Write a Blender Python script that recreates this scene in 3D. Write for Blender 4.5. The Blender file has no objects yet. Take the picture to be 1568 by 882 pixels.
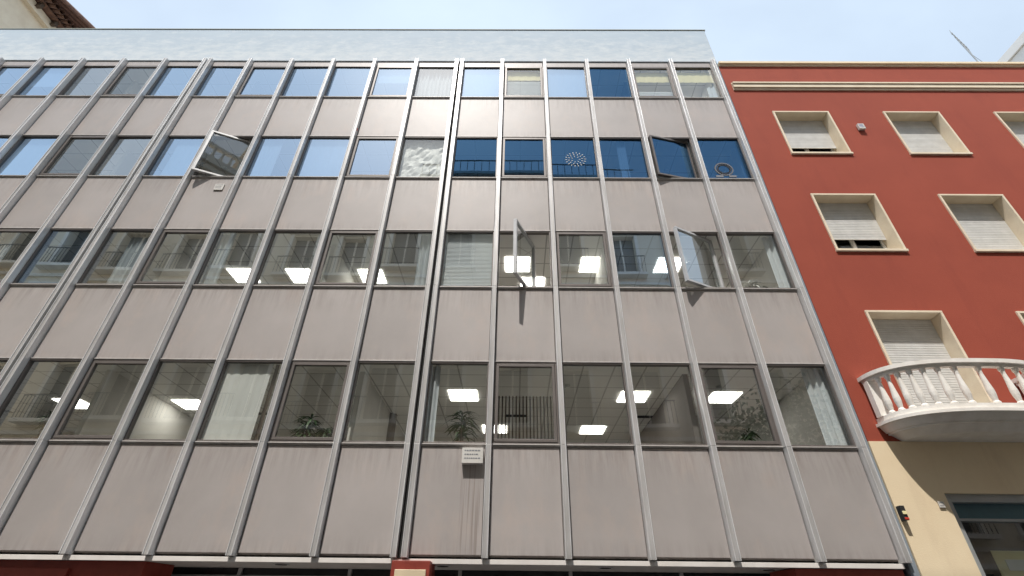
import bpy, math, random
import numpy as np
from mathutils import Vector, Matrix
random.seed(7)
scene=bpy.context.scene
W=1.25; Z0=2.85
def XJ(j):
    e=0.0
    if j>=1: e=.03
    elif j<=-1: e=-.03
    if j==-6: e=-.06
    if j<-6: e=-.09
    return j*W+e
# ---------- camera fit (surveyed facade points -> camera pose) ----------
F=740.0
obs=[]
for j,x,y in [(0,615,851),(6,1385,860),(-4,107,846),(1,745,852),(2,870,854),(3,997,856),(4,1125,858),(5,1255,859),(-1,480,849),(-2,355,848),(-3,232,847)]: obs.append((XJ(j),'b',0,x,y))
for j,x,y in [(0,700,96),(6,1088,97),(-6,320,95),(-10,70,94),(-3,509,95.5),(3,895,96.5)]: obs.append((XJ(j),'t',0,x,y))
for j,k,x,y in [(0,0,None,680),(6,0,None,687),(-4,0,None,672),(0,1,None,439),(6,1,None,443),(0,2,None,271),(6,2,None,273),(0,3,None,150),(6,3,None,151)]: obs.append((XJ(j),'s',k,x,y))
for j,k,x,y in [(0,0,None,554),(6,0,None,559),(0,1,None,353),(6,1,None,357),(-6,1,None,349),(0,2,None,210),(6,2,None,212),(0,3,None,104)]: obs.append((XJ(j),'h',k,x,y))
def frame(p,yw,r):
    f=np.array([math.sin(yw)*math.cos(p),math.cos(yw)*math.cos(p),math.sin(p)])
    r0=np.array([math.cos(yw),-math.sin(yw),0.]); u0=np.cross(r0,f)
    return math.cos(r)*r0+math.sin(r)*u0, -math.sin(r)*r0+math.cos(r)*u0, f
def resid(q):
    xc,zc,D,p,yw,r,S,sill,head,zt=q
    R,U,Fw=frame(p,yw,r); out=[]
    for X,t,k,x,y in obs:
        z={'b':0,'t':zt,'s':k+sill,'h':k+head}[t]*S
        d=np.array([X-xc,D,z-zc]); dp=d@Fw
        px=784+F*(d@R)/dp; py=441-F*(d@U)/dp
        if x is not None: out.append(px-x)
        out.append(py-y)
    return np.array(out)
q=np.array([1.74,-.65,8.21,math.radians(33.66),0.,0.,3.165,.52,.99,4.05])
lam=1e-3
for it in range(60):
    r0=resid(q); J=np.zeros((len(r0),len(q)))
    for i in range(len(q)):
        h=1e-5; q2=q.copy(); q2[i]+=h; J[:,i]=(resid(q2)-r0)/h
    A=J.T@J
    q=q-np.linalg.solve(A+lam*np.diag(np.diag(A)),J.T@r0)
xc,zc,D,pit,yaw,roll,S,SILL,HEAD,ZT=[float(v) for v in q]
CZ=Z0+zc
R_,U_,F_=frame(pit,yaw,roll)
cam=bpy.data.objects.new('camera',bpy.data.cameras.new('camera'))
scene.collection.objects.link(cam)
m=Matrix.Identity(4)
for i in range(3):
    m[i][0]=R_[i]; m[i][1]=U_[i]; m[i][2]=-F_[i]
m[0][3]=xc; m[1][3]=-D; m[2][3]=CZ
cam.matrix_world=m
cam.data.sensor_width=36; cam.data.lens=F/1568*36; cam.data.clip_end=3000; cam.data.clip_start=.05
scene.camera=cam
def ZS(s): return Z0+s*S

# ---------- materials ----------
def mk(name,col,col2=None,rough=.6,metal=0.,scale=(3,3,3),detail=6,contrast=(.35,.65),tint=0.,bump=0.,bscale=20.,spec=.5,stain_or_lit=None,stain_or_lit_scale=(6,6,.6),bdist=.01,stain_or_lit_max=.8,grime=False,lit_low=None):
    mt=bpy.data.materials.new(name); mt.use_nodes=True
    nt=mt.node_tree; N=nt.nodes; L=nt.links
    b=N['Principled BSDF']; b.inputs['Roughness'].default_value=rough; b.inputs['Metallic'].default_value=metal
    b.inputs['Specular IOR Level'].default_value=spec
    tc=N.new('ShaderNodeTexCoord')
    c=None
    if col2 is None: col2=tuple(x*.85 for x in col)
    mp=N.new('ShaderNodeMapping'); mp.inputs['Scale'].default_value=scale; L.new(tc.outputs['Object'],mp.inputs[0])
    nz=N.new('ShaderNodeTexNoise'); nz.inputs['Scale'].default_value=1; nz.inputs['Detail'].default_value=detail; nz.inputs['Roughness'].default_value=.6; L.new(mp.outputs[0],nz.inputs['Vector'])
    mr=N.new('ShaderNodeMapRange'); mr.inputs[1].default_value=contrast[0]; mr.inputs[2].default_value=contrast[1]; L.new(nz.outputs['Fac'],mr.inputs[0])
    mx=N.new('ShaderNodeMix'); mx.data_type='RGBA'; mx.inputs[6].default_value=(*col,1); mx.inputs[7].default_value=(*col2,1); L.new(mr.outputs[0],mx.inputs[0])
    c=mx.outputs[2]
    def M1(op,a,bv=None,c3=None):
        n=N.new('ShaderNodeMath'); n.operation=op
        for i,v in enumerate((a,bv,c3)):
            if v is None: continue
            if isinstance(v,(int,float)): n.inputs[i].default_value=v
            else: L.new(v,n.inputs[i])
        return n.outputs[0]
    if stain_or_lit:
        mp2=N.new('ShaderNodeMapping'); mp2.inputs['Scale'].default_value=stain_or_lit_scale; L.new(tc.outputs['Object'],mp2.inputs[0])
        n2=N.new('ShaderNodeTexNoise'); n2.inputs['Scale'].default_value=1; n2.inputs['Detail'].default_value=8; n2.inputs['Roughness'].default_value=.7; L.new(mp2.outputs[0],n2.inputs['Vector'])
        m2=N.new('ShaderNodeMapRange'); m2.inputs[1].default_value=.52; m2.inputs[2].default_value=.78; m2.inputs[4].default_value=stain_or_lit_max
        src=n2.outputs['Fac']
        if lit_low:  # painted light: pale blotches weighted towards the lower part
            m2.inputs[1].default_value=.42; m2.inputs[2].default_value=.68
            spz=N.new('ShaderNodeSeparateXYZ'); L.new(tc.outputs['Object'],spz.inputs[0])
            gz_=N.new('ShaderNodeMapRange'); gz_.inputs[1].default_value=lit_low[0]; gz_.inputs[2].default_value=lit_low[1]; gz_.inputs[3].default_value=.14; gz_.inputs[4].default_value=-.14; L.new(spz.outputs[2],gz_.inputs[0])
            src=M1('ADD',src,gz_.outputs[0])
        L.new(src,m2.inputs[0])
        mx2=N.new('ShaderNodeMix'); mx2.data_type='RGBA'; mx2.inputs[7].default_value=(*stain_or_lit,1); L.new(m2.outputs[0],mx2.inputs[0]); L.new(c,mx2.inputs[6]); c=mx2.outputs[2]
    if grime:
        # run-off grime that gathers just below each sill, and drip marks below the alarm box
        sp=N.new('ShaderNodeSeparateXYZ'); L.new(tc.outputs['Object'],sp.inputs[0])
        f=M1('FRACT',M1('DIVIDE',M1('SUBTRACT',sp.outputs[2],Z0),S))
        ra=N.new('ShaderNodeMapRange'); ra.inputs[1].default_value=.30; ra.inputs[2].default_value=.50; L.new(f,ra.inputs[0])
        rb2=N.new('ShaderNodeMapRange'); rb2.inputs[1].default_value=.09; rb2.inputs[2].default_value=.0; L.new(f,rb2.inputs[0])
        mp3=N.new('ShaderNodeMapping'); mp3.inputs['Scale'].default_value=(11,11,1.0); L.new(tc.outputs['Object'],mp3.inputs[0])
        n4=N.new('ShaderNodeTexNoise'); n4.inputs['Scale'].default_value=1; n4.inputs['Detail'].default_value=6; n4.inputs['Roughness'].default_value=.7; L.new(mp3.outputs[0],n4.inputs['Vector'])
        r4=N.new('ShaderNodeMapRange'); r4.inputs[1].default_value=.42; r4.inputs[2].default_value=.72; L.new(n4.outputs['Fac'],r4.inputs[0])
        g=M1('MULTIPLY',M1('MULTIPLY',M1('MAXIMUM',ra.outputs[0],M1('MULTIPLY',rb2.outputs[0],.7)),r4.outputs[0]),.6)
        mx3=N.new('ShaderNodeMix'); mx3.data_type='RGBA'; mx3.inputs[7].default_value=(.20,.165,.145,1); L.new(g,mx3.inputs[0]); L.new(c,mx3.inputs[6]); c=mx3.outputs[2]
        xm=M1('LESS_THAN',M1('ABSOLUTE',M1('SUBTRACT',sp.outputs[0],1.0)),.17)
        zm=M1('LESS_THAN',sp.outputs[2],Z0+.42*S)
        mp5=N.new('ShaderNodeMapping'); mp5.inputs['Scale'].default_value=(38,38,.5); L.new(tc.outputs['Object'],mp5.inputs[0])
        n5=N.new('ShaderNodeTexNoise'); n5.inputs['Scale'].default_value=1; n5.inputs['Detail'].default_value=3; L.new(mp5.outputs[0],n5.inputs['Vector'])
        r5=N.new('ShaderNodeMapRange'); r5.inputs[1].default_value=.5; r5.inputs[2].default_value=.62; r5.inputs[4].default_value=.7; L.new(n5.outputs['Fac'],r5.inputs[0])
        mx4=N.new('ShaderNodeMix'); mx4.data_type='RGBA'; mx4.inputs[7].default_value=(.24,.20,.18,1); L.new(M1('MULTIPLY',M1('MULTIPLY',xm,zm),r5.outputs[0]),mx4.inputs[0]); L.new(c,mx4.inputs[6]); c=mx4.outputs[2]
    if tint:
        at=N.new('ShaderNodeAttribute'); at.attribute_name='tint'
        m3=N.new('ShaderNodeMapRange'); m3.inputs[3].default_value=1-tint; m3.inputs[4].default_value=1+tint; L.new(at.outputs['Fac'],m3.inputs[0])
        vm=N.new('ShaderNodeVectorMath'); vm.operation='SCALE'; L.new(c,vm.inputs[0]); L.new(m3.outputs[0],vm.inputs['Scale']); c=vm.outputs[0]
    L.new(c,b.inputs['Base Color'])
    if bump:
        n3=N.new('ShaderNodeTexNoise'); n3.inputs['Scale'].default_value=bscale; n3.inputs['Detail'].default_value=5; L.new(tc.outputs['Object'],n3.inputs['Vector'])
        bp=N.new('ShaderNodeBump'); bp.inputs['Strength'].default_value=bump; bp.inputs['Distance'].default_value=bdist; L.new(n3.outputs['Fac'],bp.inputs['Height']); L.new(bp.outputs[0],b.inputs['Normal'])
    return mt
def mkglass(name,base,refl,trans,fk=1.0,wob=.05):
    mt=bpy.data.materials.new(name); mt.use_nodes=True
    nt=mt.node_tree; N=nt.nodes; L=nt.links; N.clear()
    o=N.new('ShaderNodeOutputMaterial'); mx=N.new('ShaderNodeMixShader'); tr=N.new('ShaderNodeBsdfTransparent'); gl=N.new('ShaderNodeBsdfGlossy')
    tr.inputs[0].default_value=(*trans,1); gl.inputs[0].default_value=(*refl,1); gl.inputs['Roughness'].default_value=.004
    lw=N.new('ShaderNodeLayerWeight'); lw.inputs[0].default_value=.5
    pw=N.new('ShaderNodeMath'); pw.operation='POWER'; pw.inputs[1].default_value=4.0; L.new(lw.outputs['Facing'],pw.inputs[0])
    ma=N.new('ShaderNodeMath'); ma.operation='MULTIPLY_ADD'; ma.inputs[1].default_value=.9*fk; ma.inputs[2].default_value=base+.06; ma.use_clamp=True
    L.new(pw.outputs[0],ma.inputs[0]); L.new(ma.outputs[0],mx.inputs[0])
    tc=N.new('ShaderNodeTexCoord'); nz=N.new('ShaderNodeTexNoise'); nz.inputs['Scale'].default_value=.9; nz.inputs['Detail'].default_value=1
    L.new(tc.outputs['Object'],nz.inputs['Vector'])
    bp=N.new('ShaderNodeBump'); bp.inputs['Strength'].default_value=wob; bp.inputs['Distance'].default_value=.03
    L.new(nz.outputs['Fac'],bp.inputs['Height']); L.new(bp.outputs[0],gl.inputs['Normal'])
    L.new(tr.outputs[0],mx.inputs[1]); L.new(gl.outputs[0],mx.inputs[2]); L.new(mx.outputs[0],o.inputs[0])
    return mt
def mkemit(name,col,s):
    mt=bpy.data.materials.new(name); mt.use_nodes=True
    b=mt.node_tree.nodes['Principled BSDF']; b.inputs['Base Color'].default_value=(*col,1)
    b.inputs['Emission Color'].default_value=(*col,1); b.inputs['Emission Strength'].default_value=s
    return mt
def mkgrid(name,col,line,sx,sy,gap=.03,rough=.8):
    mt=bpy.data.materials.new(name); mt.use_nodes=True
    N=mt.node_tree.nodes; L=mt.node_tree.links; b=N['Principled BSDF']; b.inputs['Roughness'].default_value=rough
    tc=N.new('ShaderNodeTexCoord'); sp=N.new('ShaderNodeSeparateXYZ'); L.new(tc.outputs['Object'],sp.inputs[0])
    outs=[]
    for ax,s in ((0,sx),(1,sy)):
        a=N.new('ShaderNodeMath'); a.operation='DIVIDE'; a.inputs[1].default_value=s; L.new(sp.outputs[ax],a.inputs[0])
        f=N.new('ShaderNodeMath'); f.operation='FRACT'; L.new(a.outputs[0],f.inputs[0])
        g=N.new('ShaderNodeMath'); g.operation='LESS_THAN'; g.inputs[1].default_value=gap/s; L.new(f.outputs[0],g.inputs[0]); outs.append(g)
    mxm=N.new('ShaderNodeMath'); mxm.operation='MAXIMUM'; L.new(outs[0].outputs[0],mxm.inputs[0]); L.new(outs[1].outputs[0],mxm.inputs[1])
    mx=N.new('ShaderNodeMix'); mx.data_type='RGBA'; mx.inputs[6].default_value=(*col,1); mx.inputs[7].default_value=(*line,1)
    L.new(mxm.outputs[0],mx.inputs[0]); L.new(mx.outputs[2],b.inputs['Base Color'])
    return mt

M={}
M['panel']=mk('panel_weathered_metal',(.425,.39,.375),(.378,.347,.333),rough=.5,scale=(.9,.9,.7),tint=.055,stain_or_lit=(.48,.40,.355),stain_or_lit_scale=(1.3,1.3,.8),stain_or_lit_max=.75,bump=.12,bscale=1.3,bdist=.05,grime=True)
M['alu']=mk('mullion_aluminium',(.80,.80,.80),(.64,.63,.62),rough=.34,metal=.25,scale=(10,10,1.3),tint=.08,stain_or_lit=(.42,.39,.37),stain_or_lit_scale=(14,14,1.1),stain_or_lit_max=.7)
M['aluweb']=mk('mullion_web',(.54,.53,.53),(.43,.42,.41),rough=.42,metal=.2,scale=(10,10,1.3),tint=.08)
M['alu2']=mk('flashing_aluminium',(.52,.50,.48),(.42,.39,.37),rough=.5,metal=.1,scale=(6,6,6),tint=.05)
M['frame']=mk('window_frame_bronze',(.17,.15,.14),rough=.45,metal=.2)
M['frameL']=mk('window_frame_aluminium',(.6,.6,.6),rough=.4,metal=.2)
M['dark']=mk('joint_dark',(.02,.02,.02),rough=.9)
M['parapet']=mk('parapet_paint_lit',(.46,.54,.61),(.42,.50,.57),rough=.8,scale=(.7,.7,2.5),stain_or_lit=(.64,.68,.70),stain_or_lit_scale=(2.2,2.2,5.0),stain_or_lit_max=.75,bump=.1,bscale=5,lit_low=(Z0+4.08*S,Z0+4.61*S))  # blue-grey paint; the pale lower blotches are sunlight put into the colour
M['coping']=mk('coping_metal',(.30,.32,.28),rough=.7)
M['endstrip']=mk('end_strip_paint',(.27,.31,.35),(.2,.24,.28),rough=.7,scale=(5,5,.7))
M['soffit']=mk('soffit_plaster',(.8,.76,.72),(.7,.66,.62),rough=.8)
M['ceil']=mkgrid('ceiling_tiles',(.84,.83,.80),(.48,.47,.45),.6,.6)
M['iwall']=mk('interior_wall',(.78,.76,.72),rough=.8,scale=(.8,.8,.8))
M['iwall2']=mk('interior_wall_dark',(.2,.18,.17),rough=.8)
M['ifloor']=mk('interior_floor',(.58,.54,.49),rough=.6)
M['lamp']=mkemit('ceiling_lamp_panel',(1,.97,.9),8.0)
M['lampring']=mk('lamp_rim',(.75,.75,.75),rough=.4)
M['white']=mk('white_paint',(.8,.8,.78),(.74,.74,.72),rough=.6,scale=(2,2,2))
M['blindw']=mk('blind_fabric_white',(.76,.80,.83),(.68,.72,.76),rough=.8,scale=(1,1,1))
M['blindy']=mk('blind_fabric_yellow',(.88,.80,.46),(.84,.75,.42),rough=.8)
M['slat']=mk('dark_slats',(.10,.07,.05),rough=.6)
M['leaf']=mk('plant_leaf',(.05,.10,.03),(.03,.07,.02),rough=.5,scale=(9,9,9))
M['pot']=mk('plant_pot',(.3,.16,.1),rough=.7)
M['red']=mk('red_stucco',(.345,.068,.037),(.305,.058,.032),rough=.9,scale=(.6,.6,.6),stain_or_lit=(.265,.049,.029),stain_or_lit_scale=(1.5,1.5,.25),bump=.35,bscale=60,bdist=.01)
M['redcol']=mk('red_ceramic',(.35,.06,.04),(.28,.045,.03),rough=.5,scale=(6,6,6))
M['cream']=mk('cream_stone',(.80,.70,.54),(.72,.61,.46),rough=.8,scale=(3,3,3),bump=.2,bscale=30)
M['beige']=mk('beige_render',(.86,.72,.50),(.80,.65,.44),rough=.85,scale=(.8,.8,.8),stain_or_lit=(.70,.56,.38),stain_or_lit_scale=(2,2,.5),bump=.2,bscale=50)
M['balw']=mk('balcony_white',(.88,.85,.80),(.78,.74,.68),rough=.75,scale=(4,4,4),bump=.25,bscale=30)
M['shut']=mk('shutter_slats',(.68,.68,.66),(.58,.58,.56),rough=.6,scale=(4,4,4),tint=.05)
M['wglass']=mkglass('window_glass_clear',.05,(.9,.95,1),(.75,.8,.8))
M['gsky']=mkglass('glass_coated',.42,(.66,.82,1.0),(.52,.62,.70))
M['gmid']=mkglass('glass_tinted',.26,(.92,.96,.98),(.76,.79,.78))
M['glow']=mkglass('glass_plain',.09,(.9,.95,.97),(.86,.88,.86))
M['gblue']=mkglass('glass_blue_film',.25,(.12,.28,.50),(.32,.44,.57))
M['asphalt']=mk('asphalt',(.055,.055,.058),(.042,.042,.045),rough=.9,scale=(3,3,3),bump=.4,bscale=80)
M['pave']=mk('pavement_slabs',(.42,.40,.37),(.34,.32,.3),rough=.85,scale=(2,2,2))
M['kerb']=mk('kerb_stone',(.4,.39,.37),rough=.8)
M['ground']=mk('ground_soil',(.3,.28,.25),rough=.95)
M['mark']=mk('road_marking',(.75,.75,.72),rough=.7)
M['opp']=mk('opposite_stucco',(.80,.72,.58),(.72,.64,.50),rough=.85,scale=(.7,.7,.7),stain_or_lit=(.6,.5,.38),stain_or_lit_scale=(2,2,.4))
M['opp2']=mk('opposite_trim',(.84,.80,.72),rough=.8)
M['oppg']=mk('opposite_window_dark',(.05,.06,.07),rough=.08)
M['iron']=mk('wrought_iron',(.03,.03,.03),rough=.5)
M['attic']=mk('attic_brick',(.42,.22,.12),(.36,.18,.1),rough=.9)
M['tile']=mk('roof_tile',(.14,.08,.06),(.24,.13,.09),rough=.8,scale=(8,8,8),tint=.3)
M['shop']=mk('shopfront_dark',(.03,.035,.04),rough=.15)
M['teal']=mk('teal_band',(.05,.14,.18),rough=.4)
M['grey']=mk('grey_metal',(.4,.42,.43),rough=.4,metal=.3)
M['signw']=mk('sign_plate',(.66,.64,.60),rough=.5)
M['signb']=mk('sign_marks',(.22,.23,.26),rough=.6)
M['signblue']=mk('sign_blue',(.05,.12,.45),rough=.5)
M['ired']=mk('indicator_red',(.6,.05,.03),rough=.4)
M['bark']=mk('bark',(.16,.12,.09),rough=.9)
M['roofg']=mk('roof_gravel',(.35,.33,.3),rough=.9)

# ---------- mesh builder ----------
class MB:
    def __init__(s): s.v=[];s.f=[];s.m=[];s.t=[];s.ms=[]
    def mi(s,k):
        if k not in s.ms: s.ms.append(k)
        return s.ms.index(k)
    def poly(s,pts,mat,tint=.5):
        n=len(s.v); s.v+= [tuple(p) for p in pts]; s.f.append(tuple(range(n,n+len(pts)))); s.m.append(s.mi(mat)); s.t.append(tint)
    def box(s,x0,x1,y0,y1,z0,z1,mat,tint=None,xf=None):
        if tint is None: tint=random.random()
        n=len(s.v); P=[(x0,y0,z0),(x1,y0,z0),(x1,y1,z0),(x0,y1,z0),(x0,y0,z1),(x1,y0,z1),(x1,y1,z1),(x0,y1,z1)]
        if xf is not None: P=[tuple(xf@Vector(p)) for p in P]
        s.v+=P
        for f in [(0,3,2,1),(4,5,6,7),(0,1,5,4),(1,2,6,5),(2,3,7,6),(3,0,4,7)]:
            s.f.append(tuple(n+i for i in f)); s.m.append(s.mi(mat)); s.t.append(tint)
    def lathe(s,cx,cy,prof,mat,seg=10,sy=1.,tint=.5):
        n=len(s.v)
        for r,z in prof:
            for i in range(seg):
                a=2*math.pi*i/seg; s.v.append((cx+r*math.cos(a),cy+sy*r*math.sin(a),z))
        for k in range(len(prof)-1):
            for i in range(seg):
                a=n+k*seg+i; b=n+k*seg+(i+1)%seg
                s.f.append((a,b,b+seg,a+seg)); s.m.append(s.mi(mat)); s.t.append(tint)
        s.f.append(tuple(n+i for i in range(seg))[::-1]); s.m.append(s.mi(mat)); s.t.append(tint)
        s.f.append(tuple(n+(len(prof)-1)*seg+i for i in range(seg))); s.m.append(s.mi(mat)); s.t.append(tint)
    def tube(s,p,q,r0,r1,mat,seg=6):
        p=Vector(p);q=Vector(q);d=(q-p).normalized(); a=d.orthogonal().normalized(); b=d.cross(a); n=len(s.v)
        for c,r in ((p,r0),(q,r1)):
            for i in range(seg):
                t=2*math.pi*i/seg; s.v.append(tuple(c+a*r*math.cos(t)+b*r*math.sin(t)))
        for i in range(seg):
            j=(i+1)%seg; s.f.append((n+i,n+j,n+seg+j,n+seg+i)); s.m.append(s.mi(mat)); s.t.append(.5)
    def build(s,name,parent=None,bevel=0,smooth=False):
        me=bpy.data.meshes.new(name); me.from_pydata(s.v,[],s.f); 
        for k in s.ms: me.materials.append(M[k])
        me.polygons.foreach_set('material_index',s.m)
        at=me.attributes.new('tint','FLOAT','FACE'); at.data.foreach_set('value',[float(t) for t in s.t])
        if smooth: me.polygons.foreach_set('use_smooth',[True]*len(me.polygons))
        me.update()
        o=bpy.data.objects.new(name,me); scene.collection.objects.link(o)
        if parent: o.parent=parent
        if bevel:
            b=o.modifiers.new('bevel','BEVEL'); b.width=bevel; b.segments=2; b.limit_method='ANGLE'
        return o
def empty(name):
    e=bpy.data.objects.new(name,None); scene.collection.objects.link(e); return e

# ================= OFFICE BUILDING =================
off=empty('office_building')
JL,JR=-13,6
DBL={0,-6,-12}
XL=XJ(JL); XR=6.15*W+.02
def edges(b):
    l=XJ(b)+(.13 if b in DBL else .05); r=XJ(b+1)-(.13 if b+1 in DBL else .05); return l,r
pan=MB(); back=MB(); fl=MB(); mul=MB(); fr=MB()
zt=ZS(ZT)
for b in range(JL,JR):
    l,r=edges(b); hh=.004
    lv=[(0,SILL)]+[(k-1+HEAD,k+SILL) for k in (1,2,3)]
    for (a,c) in lv:
        z0=ZS(a)+.03; z1=ZS(c)-.05
        if a==0: z0=ZS(0)+.02
        oy=random.uniform(-.003,.004)
        pan.box(l+.012,r-.012,oy,.03,z0,z1,'panel')
        # rim lips of folded panel
        fl.box(l+.004,r-.004,-.018,.028,z1+.004,z1+.022,'alu2')
        fl.box(l+.002,r-.002,-.035,.035,z1+.026,z1+.046,'alu2')
        if a>0: fl.box(l+.002,r-.002,-.018,.03,z0-.026,z0-.004,'alu2')
        back.box(l-.05,r+.05,.034,.12,ZS(a)+.0,ZS(c)-.004,'iwall2')
    pan.box(l+.01,r-.01,.0,.03,ZS(3+HEAD)+.003,zt,'panel')
for j in range(JL,JR+1):
    x=XJ(j)
    for o in ((-.082,.082) if j in DBL else (0,)):
        c=x+o; w=.046
        zb=ZS(0)-.03
        # segmented channel
        segs=[zb]+[ZS(k+SILL)-.03 for k in range(4)]+[zt+.03]
        for a,bb in zip(segs[:-1],segs[1:]):
            t=random.random(); dx=random.uniform(-.002,.002)
            mul.box(c-w+dx,c-w+.014+dx,-.125,.05,a+.002,bb-.002,'alu',t)
            mul.box(c+w-.014+dx,c+w+dx,-.125,.05,a+.002,bb-.002,'alu',t)
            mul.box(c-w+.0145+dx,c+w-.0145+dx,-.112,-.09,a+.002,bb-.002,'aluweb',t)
    if j in DBL: back.box(x-.03,x+.03,-.03,.1,ZS(0)-.03,zt,'dark')
    back.box(x-.05,x+.05,.052,.118,ZS(0),zt,'dark')
pan.build('spandrel_panels',off,.004); fl.build('sill_flashings',off,.002); mul.build('mullions',off,.003)
back.build('spandrel_backing',off)
# parapet, end strip, soffit
pa=MB()
pt=ZS(4.61)
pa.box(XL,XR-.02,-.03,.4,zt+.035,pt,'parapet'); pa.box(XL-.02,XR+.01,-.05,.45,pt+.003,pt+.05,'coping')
pa.box(XJ(6)+.05,XR,-.0,.3,Z0-2.85,zt+.03,'endstrip')
pa.box(XJ(6)+.052,XJ(6)+.085,-.08,.0,ZS(0),zt+.03,'alu')
pa.box(XL,XR,.46,9,zt+.3,zt+.5,'roofg')
pa.box(XL,XR-.005,8.8,9,0,zt+.29,'iwall')
pa.box(XL,XL+.15,.13,8.79,0,zt+.29,'iwall'); pa.box(XR-.2,XR-.006,.31,8.79,0,zt+.29,'iwall')
pa.build('parapet_and_roof',off,.01)
so=MB()
so.box(XL,XR-.2,-.02,.03,ZS(0)-.1,ZS(0)-.035,'soffit')
so.box(XL,XR-.2,.033,1.5,ZS(0)-.09,ZS(0)-.04,'soffit')
for x in np.arange(-15.2,7,2.55):
    so.lathe(x+.5,.45,[(.13,ZS(0)-.10),(.13,ZS(0)-.091)],'lampring',16)
    so.lathe(x+.5,.45,[(.09,ZS(0)-.106),(.09,ZS(0)-.1005)],'dark',16)
# ground floor shopfront
so.box(XL,XR-.2,1.4,1.5,.15,ZS(0)-.091,'shop')
for x in np.arange(XL,XR-.5,1.9):
    so.box(x,x+.06,1.33,1.39,.15,ZS(0)-.095,'frameL')
so.box(XL,XR-.2,1.32,1.385,ZS(0)-.28,ZS(0)-.2,'grey')
so.box(-7.6,-3.9,.15,.9,.0,ZS(0)-.095,'redcol'); so.box(5.9,7.5,.04,.9,0,ZS(0)-.105,'redcol')
so.box(-7.2,-5.0,.10,.149,.0,ZS(0)-.2,'redcol')
so.build('ground_floor',off,.006)
co=MB(); co.box(-.06,.50,-.24,.3,0.13,ZS(0)-.075,'redcol'); co.box(.0,.45,-.262,-.243,1.2,ZS(0)-.19,'beige'); co.build('entrance_column',off,.02)

# floors & interiors
it=MB()
for k in range(0,5):
    it.box(XL+.16,XR-.21,.125,8.7,ZS(k)-.0,ZS(k+.16),'ceil' if k>0 else 'ifloor')
    if k<4:
        it.box(XL+.2,XR-.25,.13,8.68,ZS(k+.16)+.002,ZS(k+.16)+.01,'ifloor')
        yb=[6.2,5.0,5.5,4.5][k]
        it.box(XL+.2,XR-.25,yb,yb+.1,ZS(k+.16)+.012,ZS(k+1)-.003,'iwall')
        for j in [[-10,-5,-1,4],[-9,-5,-2,3],[-10,-7,-4,0,3],[-11,-8,-5,-1,1,4]][k]:
            x=XJ(j)
            it.box(x-.05,x+.05,.5,yb-.003,ZS(k+.16)+.012,ZS(k+1)-.003,'iwall' if random.random()<.7 else 'iwall2')
        # radiator / cable trunking beneath windows
        it.box(XL+.2,XR-.3,.125,.30,ZS(k+.4),ZS(k+.47),'white')
for k,L in {0:[(6.2,1.7),(4.27,1.7),(.6,1.7),(-5.7,2.4),(3.7,4.0),(6.16,4.0),(-1.8,3.6),(-8.4,2.4),(-11,2.4),(1.2,4.0)],
          1:[(3.6,1.25),(1.76,1.25),(5.45,1.25),(-1.95,1.8),(-3.77,1.8),(-5.25,1.8),(2.15,2.1),(-8.5,2.4),(6.8,2.6)],
          2:[(-9.5,2.0),(4,3.2),(-2,3.2)],3:[(1.9,1.4),(5.6,1.4),(6.9,1.4),(-9,2.2)]}.items():
    for (x,t) in L:
        z=ZS(k+1)
        it.box(x-.3,x+.3,t-.3,t+.3,z-.02,z-.004,'lamp'); 
# interior columns
for k in range(4):
    for x in (-12,-7.1,-1.3,5.9): it.lathe(x,3.0,[(.2,ZS(k+.17)),(.2,ZS(k+1)-.01)],'iwall2',14)
# vents, smoke detectors and filing shelves
for k in range(4):
    for x in np.arange(-14,7.2,3.1):
        it.box(x,x+.5,2.9,3.05,ZS(k+1)-.012,ZS(k+1)-.003,'dark'); it.lathe(x+1.3,1.1,[(.05,ZS(k+1)-.05),(.06,ZS(k+1)-.004)],'white',10)
    yb=[6.2,5.0,5.5,4.5][k]
    for x in np.arange(-13.2,6.2,2.7):
        hgt=random.uniform(.75,.9)
        for s_ in range(6): it.box(x,x+1.1,yb-.4,yb-.01,ZS(k+.16)+.02+s_*hgt*S*.84/5.,ZS(k+.16)+.05+s_*hgt*S*.84/5.,'slat')
        for s_ in range(5):
            xx=x+.03
            while xx<x+1.0:
                ww=random.uniform(.03,.09); it.box(xx,xx+ww-.004,yb-.33,yb-.05,ZS(k+.16)+.051+s_*hgt*S*.84/5.,ZS(k+.16)+.05+s_*hgt*S*.84/5.+random.uniform(.25,.34),random.choice(['white','signb','blindw','beige','grey','redcol'])); xx+=ww
it.build('interior',off)

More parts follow.
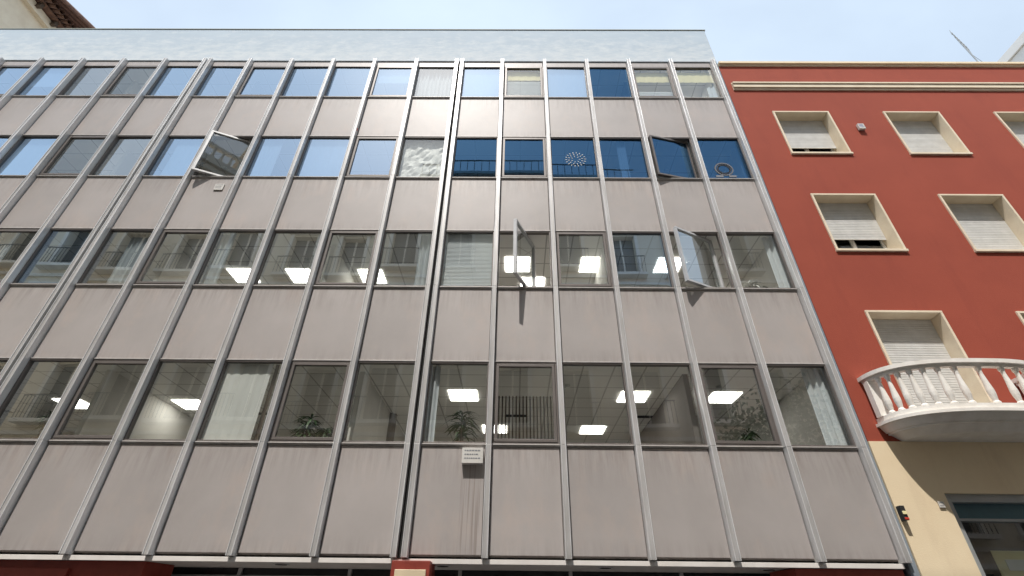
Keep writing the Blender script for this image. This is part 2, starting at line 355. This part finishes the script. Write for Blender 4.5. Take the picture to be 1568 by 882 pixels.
# windows
OP={-11,-8,-5,-2,1,4}
gl=MB(); sh=MB()
def gtype(k,b):
    if (k,b) in ((2,-1),(3,1),(3,4),(3,5),(2,-5),(3,-8),(2,-8)): return 'glow'
    if k==3:
        if b==3: return 'gblue'
        if b in (-1,-9,-12): return 'gmid'
        return 'gsky'
    if k==2:
        if b>=0: return 'gblue'
        if b in (-7,): return 'gmid'
        return 'gsky'
    if k==1: return 'gsky' if b in (3,-7) else ('glow' if b in (0,5) else 'gmid')
    return 'gmid' if b in (-6,-7,4) else 'glow'
OPEN={(1,1):66,(1,4):27,(2,-5):24,(2,4):13}
for k in range(4):
    for b in range(JL,JR):
        l,r=edges(b); z0=ZS(k+SILL); z1=ZS(k+HEAD); g=gtype(k,b)
        op=(b in OP) or (k,b)==(1,2)
        fw=.028
        # outer frame
        fk='frame'
        fr.box(l,r,-.006,.085,z0,z0+fw,fk); fr.box(l,r,-.006,.085,z1-fw,z1,fk)
        fr.box(l,l+fw,-.006,.085,z0+fw+.001,z1-fw-.001,fk); fr.box(r-fw,r,-.006,.085,z0+fw+.001,z1-fw-.001,fk)
        # interior reveal
        if op:
            a=OPEN.get((k,b),0)
            cx=(l+r)/2; L0=l+fw+.008; R0=r-fw-.008; B0=z0+fw+.008; T0=z1-fw-.008; s=.05
            xf=Matrix.Translation((cx,.03,0))@Matrix.Rotation(math.radians(a),4,'Z')@Matrix.Translation((-cx,-.03,0))
            fm='frame' if a==0 else ('frameL' if a>20 else 'frame')
            fr.box(L0,R0,-.014,.06,B0,B0+s,fm,xf=xf); fr.box(L0,R0,-.014,.06,T0-s,T0,fm,xf=xf)
            fr.box(L0,L0+s,-.014,.06,B0+s+.001,T0-s-.001,fm,xf=xf); fr.box(R0-s,R0,-.014,.06,B0+s+.001,T0-s-.001,fm,xf=xf)
            sh.box(L0+s-.02,R0-s+.02,.062,.064,B0+s,B0+s+.001,'frame',xf=xf)
            pts=[Vector((L0+s-.004,.02,B0+s-.004)),Vector((R0-s+.004,.02,B0+s-.004)),Vector((R0-s+.004,.02,T0-s+.004)),Vector((L0+s-.004,.02,T0-s+.004))]
            if a==0:
                tl=Matrix.Rotation(math.radians(random.uniform(-.6,.6)),4,'X'); c=Vector((cx,.02,(z0+z1)/2))
                pts=[tl@(p-c)+c for p in pts]
            gl.poly([xf@p for p in pts],g)
        else:
            c=Vector(((l+r)/2,.035,(z0+z1)/2)); e=Matrix.Rotation(math.radians(random.uniform(-.5,.5)),4,'X')@Matrix.Rotation(math.radians(random.uniform(-.5,.5)),4,'Z')
            pts=[Vector((l+fw-.004,.035,z0+fw-.004)),Vector((r-fw+.004,.035,z0+fw-.004)),Vector((r-fw+.004,.035,z1-fw+.004)),Vector((l+fw-.004,.035,z1-fw+.004))]
            gl.poly([e@(p-c)+c for p in pts],g)
fr.build('window_frames',off,.003); gl.build('window_glass',off)
# window dressings
dr=MB()
def wz(k,f): return ZS(k+SILL+(HEAD-SILL)*f)
def blind(k,b,f0,f1,m,x0=0,x1=1,y=.11,slats=False):
    l,r=edges(b); xa=l+(r-l)*x0; xb=l+(r-l)*x1
    if slats:
        z=wz(k,f0)
        while z<wz(k,f1):
            xf=Matrix.Translation((0,y,z))@Matrix.Rotation(math.radians(-15),4,'X')
            dr.box(xa,xb,-.001,.001,-.019,.019,m,xf=xf); z+=.036
    else:
        n=14; pr=None
        for i in range(n+1):
            x=xa+(xb-xa)*i/n; yy=y+.006*math.sin(i*2.1+b)
            if pr: dr.poly([(pr[0],pr[1],wz(k,f0)),(x,yy,wz(k,f0)),(x,yy,wz(k,f1)),(pr[0],pr[1],wz(k,f1))],m)
            pr=(x,yy)
def curtain(k,b,x0,x1,m='blindw',f0=0,f1=1,y=.16):
    l,r=edges(b); xa=l+(r-l)*x0; xb=l+(r-l)*x1; n=int((xb-xa)/.02); pr=None
    for i in range(n+1):
        x=xa+(xb-xa)*i/n; yy=y+.03*math.sin(i*1.1)+.012*math.sin(i*.37)
        if pr: dr.poly([(pr[0],pr[1],wz(k,f0)),(x,yy,wz(k,f0)),(x,yy,wz(k,f1)),(pr[0],pr[1],wz(k,f1))],m)
        pr=(x,yy)
blind(3,1,.65,.95,'blindy'); blind(3,4,.6,.92,'blindy'); blind(3,5,.6,.92,'blindy'); blind(3,0,0,1,'blindw'); blind(3,2,.1,1,'blindw')
blind(3,1,0,.6,'blindw',slats=True); blind(3,4,0,.3,'blindw',slats=True)
curtain(3,-1,.0,1); curtain(3,5,.78,1,f1=.5); blind(3,-2,.55,1,'blindw'); blind(3,-10,.4,1,'blindw')
blind(2,3,0,1,'blindw',.42,.62); blind(2,-3,0,1,'blindw'); blind(2,-6,0,1,'blindw',.25,1); blind(2,-4,.0,1,'blindw',.0,.5); blind(2,-9,0,1,'blindw')
blind(1,0,0,1,'blindw',slats=True); curtain(1,-1,.72,1); curtain(1,-4,0,.3); curtain(1,5,.8,1); curtain(1,-6,.4,.85); curtain(1,-8,.1,.4)
blind(0,-3,0,1,'white',.02,.76,y=.10); curtain(0,-3,.78,.84,'slat'); curtain(0,5,.66,1); curtain(0,0,0,.16); curtain(0,-6,.84,1)
l,r=edges(1)
for i in range(16):
    x=l+.08+(r-l-.16)*i/15; dr.box(x-.012,x+.012,.6,.63,wz(0,-.2),wz(0,.72),'slat')
# crinkled white sheet
l,r=edges(-1); n=14; ph=[[random.uniform(-.05,.05) for _ in range(n+1)] for _ in range(n+1)]
for i in range(n):
    for j in range(n):
        P=[]
        for a,c in ((i,j),(i+1,j),(i+1,j+1),(i,j+1)):
            P.append((l+(r-l)*a/n,.13+ph[a][c]*.45,wz(2,c/n)))
        dr.poly([P[0],P[1],P[2]],'white'); dr.poly([P[0],P[2],P[3]],'white')
dr.build('blinds_and_curtains',off)
# window decals (abstract stand-ins)
dc=MB()
l,r=edges(2); cx=(l+r)/2+.05; cz=wz(2,.47)
for ring,(rad,nn,s) in enumerate([(.10,7,.013),(.17,12,.014),(.24,18,.015)]):
    for i in range(nn):
        a=2*math.pi*i/nn+ring*.2
        dc.box(-s*1.6,s*1.6,-.001,.001,-s*.45,s*.45,'white',xf=Matrix.Translation((cx+rad*math.cos(a),.026,cz+rad*math.sin(a)))@Matrix.Rotation(-a,4,'Y'))
l,r=edges(5); cx=(l+r)/2-.05; cz=wz(2,.25)
for i in range(28):
    a=2*math.pi*i/28
    for rad in (.15,.21): dc.box(-.03,.03,-.001,.001,-.018,.018,'signb',xf=Matrix.Translation((cx+rad*math.cos(a),.026,cz+rad*math.sin(a)))@Matrix.Rotation(math.pi/2-a,4,'Y'))
for dx in (-.16,.16): dc.box(cx+dx-.09,cx+dx+.09,.025,.027,cz-.28,cz-.22,'signb')
dc.build('window_decals',off)

# plants in windows
def plant(x,y,z,h,n,name='potted_plant',mat='leaf'):
    p=empty(name); b=MB()
    b.lathe(x,y,[(.10,z),(.14,z+.26),(.15,z+.28)],'pot',12); b.build('pot',p)
    b=MB()
    for s in range(3):
        bx=x+random.uniform(-.06,.06); by=y+random.uniform(-.05,.05); tz=z+.28+h*random.uniform(.3,.6)
        b.tube((bx,by,z+.25),(bx,by,tz),.012,.009,'bark')
        for i in range(n):
            a=random.uniform(0,6.28); Ln=random.uniform(.22,.42)*h/.9; up=random.uniform(.2,1.2); w=random.uniform(.014,.028)
            pr=None; st=(bx,by,tz-random.uniform(0,.25)*h)
            for q_ in range(6):
                t=q_/5; rr=Ln*t*math.cos(up*(1-t*.5)); zz=st[2]+Ln*(math.sin(up)*t-.75*t*t)
                c=(st[0]+rr*math.cos(a),st[1]+rr*math.sin(a)*.6,zz); ww=w*math.sin(math.pi*min(.98,t*.9+.08))
                e=((c[0]-ww*math.sin(a),c[1]+ww*math.cos(a),c[2]),(c[0]+ww*math.sin(a),c[1]-ww*math.cos(a),c[2]))
                if pr: b.poly([pr[0],pr[1],e[1],e[0]],mat)
                pr=e
    b.build('foliage',p)
sz=ZS(0+.47)+.08
plant(XJ(-6)+.75,.42,sz-.05,.75,24); plant(XJ(-2)+.45,.42,sz-.05,.9,28); plant(XJ(-2)+.85,.5,sz-.1,.6,22)
plant(XJ(0)+.75,.45,sz-.05,1.0,30); plant(XJ(-7)+.5,.45,sz,.6,18); plant(XJ(4)+.9,.45,sz-.1,.6,18)
plant(XJ(5)+.55,.42,ZS(1.47)-.05,.8,22,mat='white'); plant(XJ(5)+.75,.5,ZS(1.47)-.05,.6,14)
plant(XJ(0)+.75,.4,ZS(2.47)-.12,.35,8)

# signs
def sign(name,x,y,z,w,h,cols,rows=3,base='signw',t=.02):
    p=empty(name); b=MB(); b.box(x-w/2,x+w/2,y-t,y,z-h/2,z+h/2,base); b.build('plate',p,.004)
    b=MB()
    for i in range(rows):
        zz=z+h*.32-i*h*.5/max(1,rows-1); xx=x-w*.38
        while xx<x+w*.28:
            ww=random.uniform(.04,.12)*w; b.box(xx,xx+ww,y-t-.003,y-t-.0005,zz-h*.035,zz+h*.035,cols); xx+=ww+.03*w
    b.build('marks',p)
sign('small_notice_sign',-5.43,-.005,ZS(2.41),.22,.2,'signb',3)
sign('alarm_box',1.02,-.005,ZS(.455),.35,.25,'signb',3,t=.11)
sign('alarm_siren_box',10.78*1.0,-.02,ZS(3.12),.16,.2,'signblue',3,t=.07)
sign('small_plaque',8.45,-.025,ZS(.245),.09,.09,'signb',2)
b=MB(); b.box(7.72,7.79,-.12,-.022,ZS(.17),ZS(.235),'iron'); b.box(7.722,7.788,-.132,-.122,ZS(.195),ZS(.21),'blindy'); b.box(7.722,7.788,-.132,-.122,ZS(.172),ZS(.182),'ired'); b.build('wall_intercom',None,.006)
b=MB(); b.lathe(-2.52,-.06,[(.03,ZS(3.045)),(.045,ZS(3.05)),(.045,ZS(3.075)),(.02,ZS(3.085))],'ired',12); b.box(-2.55,-2.49,-.02,.0,ZS(3.03),ZS(3.06),'signw'); b.build('alarm_beacon')

# ================= RED BUILDING =================
rb=empty('red_apartment_building')
RX0=XR+.005; RX1=19.0; RT=ZS(4.04)
wl=MB()
cols=[(6.91*W+.03,8.13*W+.03),(9.30*W+.03,10.52*W+.03),(11.69*W+.03,12.91*W+.03),(14.0*W,14.9*W)]
rows=[(2.80,3.34),(1.83,2.37),(.60,1.365)]
rows_abs=[(ZS(a),ZS(b)) for a,b in rows]
base=ZS(.555)
def wallgrid(mb,x0,x1,z0,z1,y0,y1,mat,opens):
    xs=sorted({x0,x1,*[o[0] for o in opens],*[o[1] for o in opens]}); 
    for a,c in zip(xs[:-1],xs[1:]):
        cuts=sorted([(o[2],o[3]) for o in opens if o[0]<=a+1e-6 and o[1]>=c-1e-6]); z=z0
        for u,v in cuts:
            if u>z: mb.box(a,c,y0,y1,z,u,mat,.5)
            z=v
        if z<z1: mb.box(a,c,y0,y1,z,z1,mat,.5)
opens=[(c[0],c[1],r[0],r[1]) for c in cols for r in rows_abs]
wallgrid(wl,RX0,RX1,base,RT,0,.42,'red',opens)
wl.box(RX0,RX1,.42,9,RT-.35,RT-.05,'roofg'); wl.box(RX0,RX1,8.7,9,0,RT-.36,'red')
gx0=6.83*W+.05; gz=ZS(.30)
wallgrid(wl,RX0,RX1,0,base-.002,-.02,.42,'beige',[(gx0,gx0+4.6,0.0,gz)])
wl.build('walls',rb)
tr=MB()
for (a,c) in cols:
    for i,(u,v) in enumerate(rows_abs):
        e=.005
        t=.085
        # projecting surround (outer)
        tr.box(a+.002,c-.002,-.03,.40,v-.05,v-.002,'cream'); 
        tr.box(a+.002,a+.05,-.03,.40,u+.062,v-.052,'cream'); tr.box(c-.05,c-.002,-.03,.40,u+.062,v-.052,'cream')
        tr.box(a-.01,c+.01,-.05,.40,u+.002,u+.06,'cream')
        if i<2:
            zs0=u+(v-u)*(.32 if (a==cols[0][0]) else .05)
        else: zs0=u+.3
        z=zs0
        while z<v-.06:
            tr.box(a+.052,c-.052,.25,.268,z,min(z+.045,v-.054),'shut'); z+=.05
        tr.box(a+.052,c-.052,.269,.275,zs0,v-.054,'dark')
        # frame + glass under the shutter
        tr.box(a+.052,a+.11,.34,.39,u+.062,zs0+.1,'white'); tr.box(c-.11,c-.052,.34,.39,u+.062,zs0+.1,'white')
        mx_=(a+c)/2; tr.box(mx_-.04,mx_+.04,.34,.39,u+.062,zs0+.1,'white'); tr.box(a+.11,c-.11,.345,.385,u+.062,u+.12,'white')
        tr.poly([(a+.05,.37,u+.06),(c-.05,.37,u+.06),(c-.05,.37,zs0+.1),(a+.05,.37,zs0+.1)],'wglass')
        tr.box(a,c,1.2,1.25,u,v,'iwall2')
        if i<2:
            tr.box(a+.2,a+.42,.5,.55,u+.06,u+.35,'blindw'); tr.box(mx_+.1,mx_+.5,.5,.55,u+.06,u+.42,'blindw')
# cornice
for (y,za,zb,mt) in [(-.04,3.635,3.655,'cream'),(-.08,3.657,3.70,'cream'),(-.11,3.702,3.72,'cream'),(-.03,3.722,3.74,'cream'),(-.04,4.005,4.02,'cream'),(-.09,4.022,4.05,'beige')]:
    tr.box(RX0+.15 if za<3.9 else RX0,RX1,y,.0 if za<4 else .5,ZS(za),ZS(zb),mt)
tr.build('trim_and_shutters',rb,.006)
# garage opening
gg=MB()
gg.box(gx0,gx0+.12,.05,.4,0,gz,'grey'); gg.box(gx0+.121,gx0+4.6,.05,.4,gz-.12,gz,'grey')
gg.box(gx0+.121,gx0+4.6,.18,.3,gz-.34,gz-.121,'teal'); gg.box(gx0+.121,gx0+4.6,.16,.3,gz-.38,gz-.342,'grey')
gg.box(gx0+.121,gx0+.2,.2,.3,0,gz-.381,'frame')
gg.poly([(gx0+.2,.25,0),(gx0+4.6,.25,0),(gx0+4.6,.25,gz-.38),(gx0+.2,.25,gz-.38)],'wglass')
gg.box(gx0,gx0+4.6,1.6,1.7,0,gz,'iwall2')
# paper notices pasted inside the glass
gg.box(gx0+.55,gx0+1.25,.27,.28,1.9,gz-.78,'blindy'); gg.box(gx0+1.35,gx0+2.4,.27,.28,1.7,gz-.62,'beige'); gg.box(gx0+.7,gx0+1.0,.262,.268,gz-1.05,gz-.9,'white')
gg.build('garage_opening',rb,.004)
# balcony
bc=MB(); bx=7.55*W+.02; hw=1.45; dp=.85
def bpt(t,sc=1.):
    a=math.pi*t; c=math.cos(a); s=math.sin(a)
    return bx-hw*sc*math.copysign(abs(c)**.75,c), -dp*(1-(1-sc)*1.6)*abs(s)**.75
def ring(z0,z1,sc0,sc1,mat,ns=40,cap=True):
    P0=[bpt(i/ns,sc0) for i in range(ns+1)]; P1=[bpt(i/ns,sc1) for i in range(ns+1)]
    for i in range(ns):
        bc.poly([(*P0[i],z0),(*P0[i+1],z0),(*P1[i+1],z1),(*P1[i],z1)],mat)
    bc.poly([(*p,z0) for p in reversed(P0)],mat); bc.poly([(*p,z1) for p in P1],mat)
zb=ZS(.555)
ring(zb+.00,zb+.10,.80,.90,'balw'); ring(zb+.10,zb+.13,.93,.93,'balw'); ring(zb+.13,zb+.24,.95,1.0,'balw'); ring(zb+.24,zb+.29,1.03,1.03,'balw')
def band(z0,z1,so_,si_,mat,ns=48):
    O=[bpt(i/ns,so_) for i in range(ns+1)]; I=[bpt(i/ns,si_) for i in range(ns+1)]
    for i in range(ns):
        bc.poly([(*O[i],z0),(*O[i+1],z0),(*O[i+1],z1),(*O[i],z1)],mat)
        bc.poly([(*I[i+1],z0),(*I[i],z0),(*I[i],z1),(*I[i+1],z1)],mat)
        bc.poly([(*O[i],z1),(*O[i+1],z1),(*I[i+1],z1),(*I[i],z1)],mat)
        bc.poly([(*O[i+1],z0),(*O[i],z0),(*I[i],z0),(*I[i+1],z0)],mat)
band(zb+.291,zb+.38,1.0,.92,'balw')
rt=zb+1.14
band(rt-.12,rt-.07,.99,.93,'balw'); band(rt-.069,rt,1.03,.90,'balw')
h0=zb+.38; h1=rt-.12; hh=h1-h0
for i in range(17):
    t=(i+.5)/17; x,y=bpt(t,.96)
    if i in (0,16):
        bc.box(x-.09,x+.09,y-.06,y+.06,h0+.001,h1-.001,'balw')
    else:
        bc.lathe(x,y,[(.055,h0),(.055,h0+.04*hh),(.035,h0+.08*hh),(.052,h0+.25*hh),(.054,h0+.35*hh),(.042,h0+.55*hh),(.03,h0+.8*hh),(.032,h0+.88*hh),(.046,h0+.93*hh),(.046,h1)],'balw',12)
o=bc.build('balcony',rb)

# ================= NEIGHBOURS =================
wb=MB(); wb.box(19.02,32,0,10,0,18.4,'white'); wb.box(18.95,32.1,-.15,10,18.42,18.75,'white'); 
for k in range(5):
    for x in (20.5,23.5,26.5): wb.box(x,x+1.3,-.03,.0,3+k*3.2,4.8+k*3.2,'oppg')
wb.build('white_building')
th=empty('tiled_roof_house'); b=MB()
EZ=21.6
b.box(-30,-17.0,.3,10,0,EZ-.1,'cream'); b.box(-30,-16.8,.1,10,EZ-.45,EZ-.12,'cream')
for i in range(14): b.box(-17.0,-16.6,.3+i*.7,.42+i*.7,EZ-.3,EZ-.08,'slat')
b.build('walls',th)
b=MB()
b.box(-30,-16.55,-.15,10.2,EZ-.06,EZ-.02,'tile')
for i in range(60):
    y=-.2+i*.2
    b.tube((-16.2,y,EZ+.02),(-19.5,y,EZ+1.1),.1,.1,'tile',8)
for i in range(70):
    x=-16.3-i*.2; b.tube((x,-.45,EZ+.02),(x,3.,EZ+1.1),.1,.1,'tile',8)
b.build('roof_tiles',th)
an=MB(); ax,ay=16.85,.8; az=RT
an.tube((ax,ay,az-.3),(ax,ay,az+3.0),.022,.018,'grey'); an.tube((ax-.5,ay-.3,az+2.75),(ax+.4,ay+.2,az+2.55),.012,.012,'grey')
for i in range(8):
    t=i/7; x=ax-.5+.9*t; y=ay-.3+.5*t; z=az+2.75-.2*t; l=.14+.12*t
    an.tube((x-.03,y,z-l),(x+.03,y,z+l),.008,.008,'grey')
an.tube((ax,ay,az+2.0),(ax+.6,ay,az+.0),.007,.007,'grey'); an.build('roof_antenna')
vp=MB(); vp.tube((-7.0,.3,pt),(-7.0,.3,pt+.22),.02,.02,'iron'); vp.build('roof_vent_pipe')

# opposite building (behind the camera: seen in reflections)
YO=-(D+2.6)
ob=empty('ornate_stone_building'); b=MB()
op=[]; nF=5; fh=3.75; x=-32.
while x<36:
    for f in range(nF): op.append((x,x+1.25,1.0+f*fh,1.0+f*fh+2.45))
    x+=2.75
wallgrid(b,-34,38,0,19.8,YO-.4,YO,'opp',op)
for (u,v,z0_,z1_) in op:
    b.box(u,v,YO-.38,YO-.33,z0_,z1_,'oppg'); b.box((u+v)/2-.04,(u+v)/2+.04,YO-.33,YO-.28,z0_,z1_,'opp2')
    b.box(u-.16,u-.001,YO+.001,YO+.08,z0_-.1,z1_+.1,'opp2'); b.box(v+.001,v+.16,YO+.001,YO+.08,z0_-.1,z1_+.1,'opp2')
    b.box(u-.25,v+.25,YO+.001,YO+.18,z1_+.101,z1_+.28,'opp2')
    b.box(u-.3,v+.3,YO+.001,YO+.45,z0_-.25,z0_-.101,'opp2')
    for i in range(12):
        xx=u-.25+i*(v-u+.5)/11; b.box(xx-.01,xx+.01,YO+.4,YO+.42,z0_-.1,z0_+.85,'iron')
    b.box(u-.28,v+.28,YO+.39,YO+.43,z0_+.85,z0_+.89,'iron')
for f in range(1,nF+1):
    b.box(-34,38,YO+.001,YO+.12,f*fh+.35,f*fh+.5,'opp2')
b.box(-34,38,YO-.4,YO+.6,19.81,20.2,'opp2'); b.box(-34,38,YO-.4,YO+.4,19.5,19.8,'opp2')
x=-33.8
while x<38:
    b.lathe(x,YO+.3,[(.06,20.2),(.09,20.45),(.05,20.8),(.07,21.0)],'opp2',6); x+=.4
b.box(-34,38,YO+.18,YO+.42,21.0,21.15,'opp2'); b.box(-34,38,YO-9,YO-.401,0,20,'opp')
b.box(-3.5,8.5,YO-6,YO-.2,20.01,22.7,'attic'); b.box(-3.7,8.7,YO-6,YO,22.701,22.9,'opp2')
for i in range(30): b.box(-3.6+i*.41,-3.57+i*.41,YO-.05,YO-.02,22.9,23.7,'iron')
b.box(-3.6,8.6,YO-.06,YO-.01,23.7,23.75,'iron')
for i in range(4): b.box(-2.5+i*3,-1.0+i*3,YO-.2,YO-.17,20.6,22.2,'oppg')
b.build('facade',ob)

# ground, road
g=MB(); g.poly([(-1500,-1500,0),(1500,-1500,0),(1500,1500,0),(-1500,1500,0)],'ground'); g.build('ground')
g=MB(); g.box(-200,200,-2.2,12,.01,.135,'pave'); g.box(-200,200,YO,YO+3.6,.01,.135,'pave'); g.build('pavement')
g=MB(); g.box(-200,200,-2.35,-2.203,.01,.14,'kerb'); g.box(-200,200,YO+3.603,YO+3.75,.01,.14,'kerb'); g.build('kerb',None,.01)
g=MB(); g.poly([(-200,YO+3.75,.004),(200,YO+3.75,.004),(200,-2.35,.004),(-200,-2.35,.004)],'asphalt')
for i in range(-20,20): g.poly([(i*6,-4.6,.008),(i*6+3,-4.6,.008),(i*6+3,-4.5,.008),(i*6,-4.5,.008)],'mark')
g.build('road')
# street tree (reflected in lower windows)
tp=empty('street_tree'); b=MB(); tx,ty=10.5,-7.2
b.tube((tx,ty,0.1),(tx+.1,ty,3.5),.16,.12,'bark',10)
cl=[]
for i in range(9):
    a=i*.7*2; q1=(tx+1.1*math.cos(a)*random.uniform(.6,1.2),ty+.9*math.sin(a),random.uniform(5,7.5)); b.tube((tx+.1,ty,3.4),q1,.08,.02,'bark'); cl.append(q1)
b.build('trunk',tp); b=MB()
for i in range(4500):
    c=random.choice(cl); d=Vector((random.gauss(0,.5),random.gauss(0,.5),random.gauss(0,.5))); p=Vector(c)+d
    a=Vector((random.gauss(0,1),random.gauss(0,1),random.gauss(0,1))).normalized(); e=a.orthogonal().normalized()*.05; a=a*.09
    b.poly([p-a,p+e,p+a,p-e],'leaf')
b.build('crown',tp)

# ---------- light ----------
EL=62; AZ=196
w=bpy.data.worlds.new('World'); scene.world=w; w.use_nodes=True
N=w.node_tree.nodes; L=w.node_tree.links; bg=N['Background']
sk=N.new('ShaderNodeTexSky'); sk.sky_type='NISHITA'; sk.sun_disc=False; sk.sun_elevation=math.radians(EL); sk.sun_rotation=math.radians(AZ)
sk.air_density=1.0; sk.dust_density=3
# thin high haze veil
tc=N.new('ShaderNodeTexCoord'); mp=N.new('ShaderNodeMapping'); mp.inputs['Scale'].default_value=(1.2,2.2,2.0); L.new(tc.outputs['Generated'],mp.inputs[0])
nz=N.new('ShaderNodeTexNoise'); nz.inputs['Scale'].default_value=1.6; nz.inputs['Detail'].default_value=5; nz.inputs['Roughness'].default_value=.5; L.new(mp.outputs[0],nz.inputs['Vector'])
mr=N.new('ShaderNodeMapRange'); mr.inputs[1].default_value=.3; mr.inputs[2].default_value=.7; mr.inputs[3].default_value=.65; mr.inputs[4].default_value=.9; L.new(nz.outputs['Fac'],mr.inputs[0])
mx=N.new('ShaderNodeMix'); mx.data_type='RGBA'; mx.inputs[7].default_value=(5.7,6.8,8.0,1); L.new(mr.outputs[0],mx.inputs[0]); L.new(sk.outputs[0],mx.inputs[6])
L.new(mx.outputs[2],bg.inputs[0]); bg.inputs[1].default_value=.15
sd=bpy.data.lights.new('sun','SUN'); sd.energy=4.6; sd.angle=math.radians(.8); sd.color=(1,.95,.89)
so_=bpy.data.objects.new('sun',sd); scene.collection.objects.link(so_)
dirv=Vector((math.sin(math.radians(AZ))*math.cos(math.radians(EL)),math.cos(math.radians(AZ))*math.cos(math.radians(EL)),math.sin(math.radians(EL))))
so_.rotation_euler=dirv.to_track_quat('Z','Y').to_euler(); so_.location=(0,0,40)
scene.view_settings.view_transform='Standard'; scene.view_settings.look='None'; scene.view_settings.exposure=0
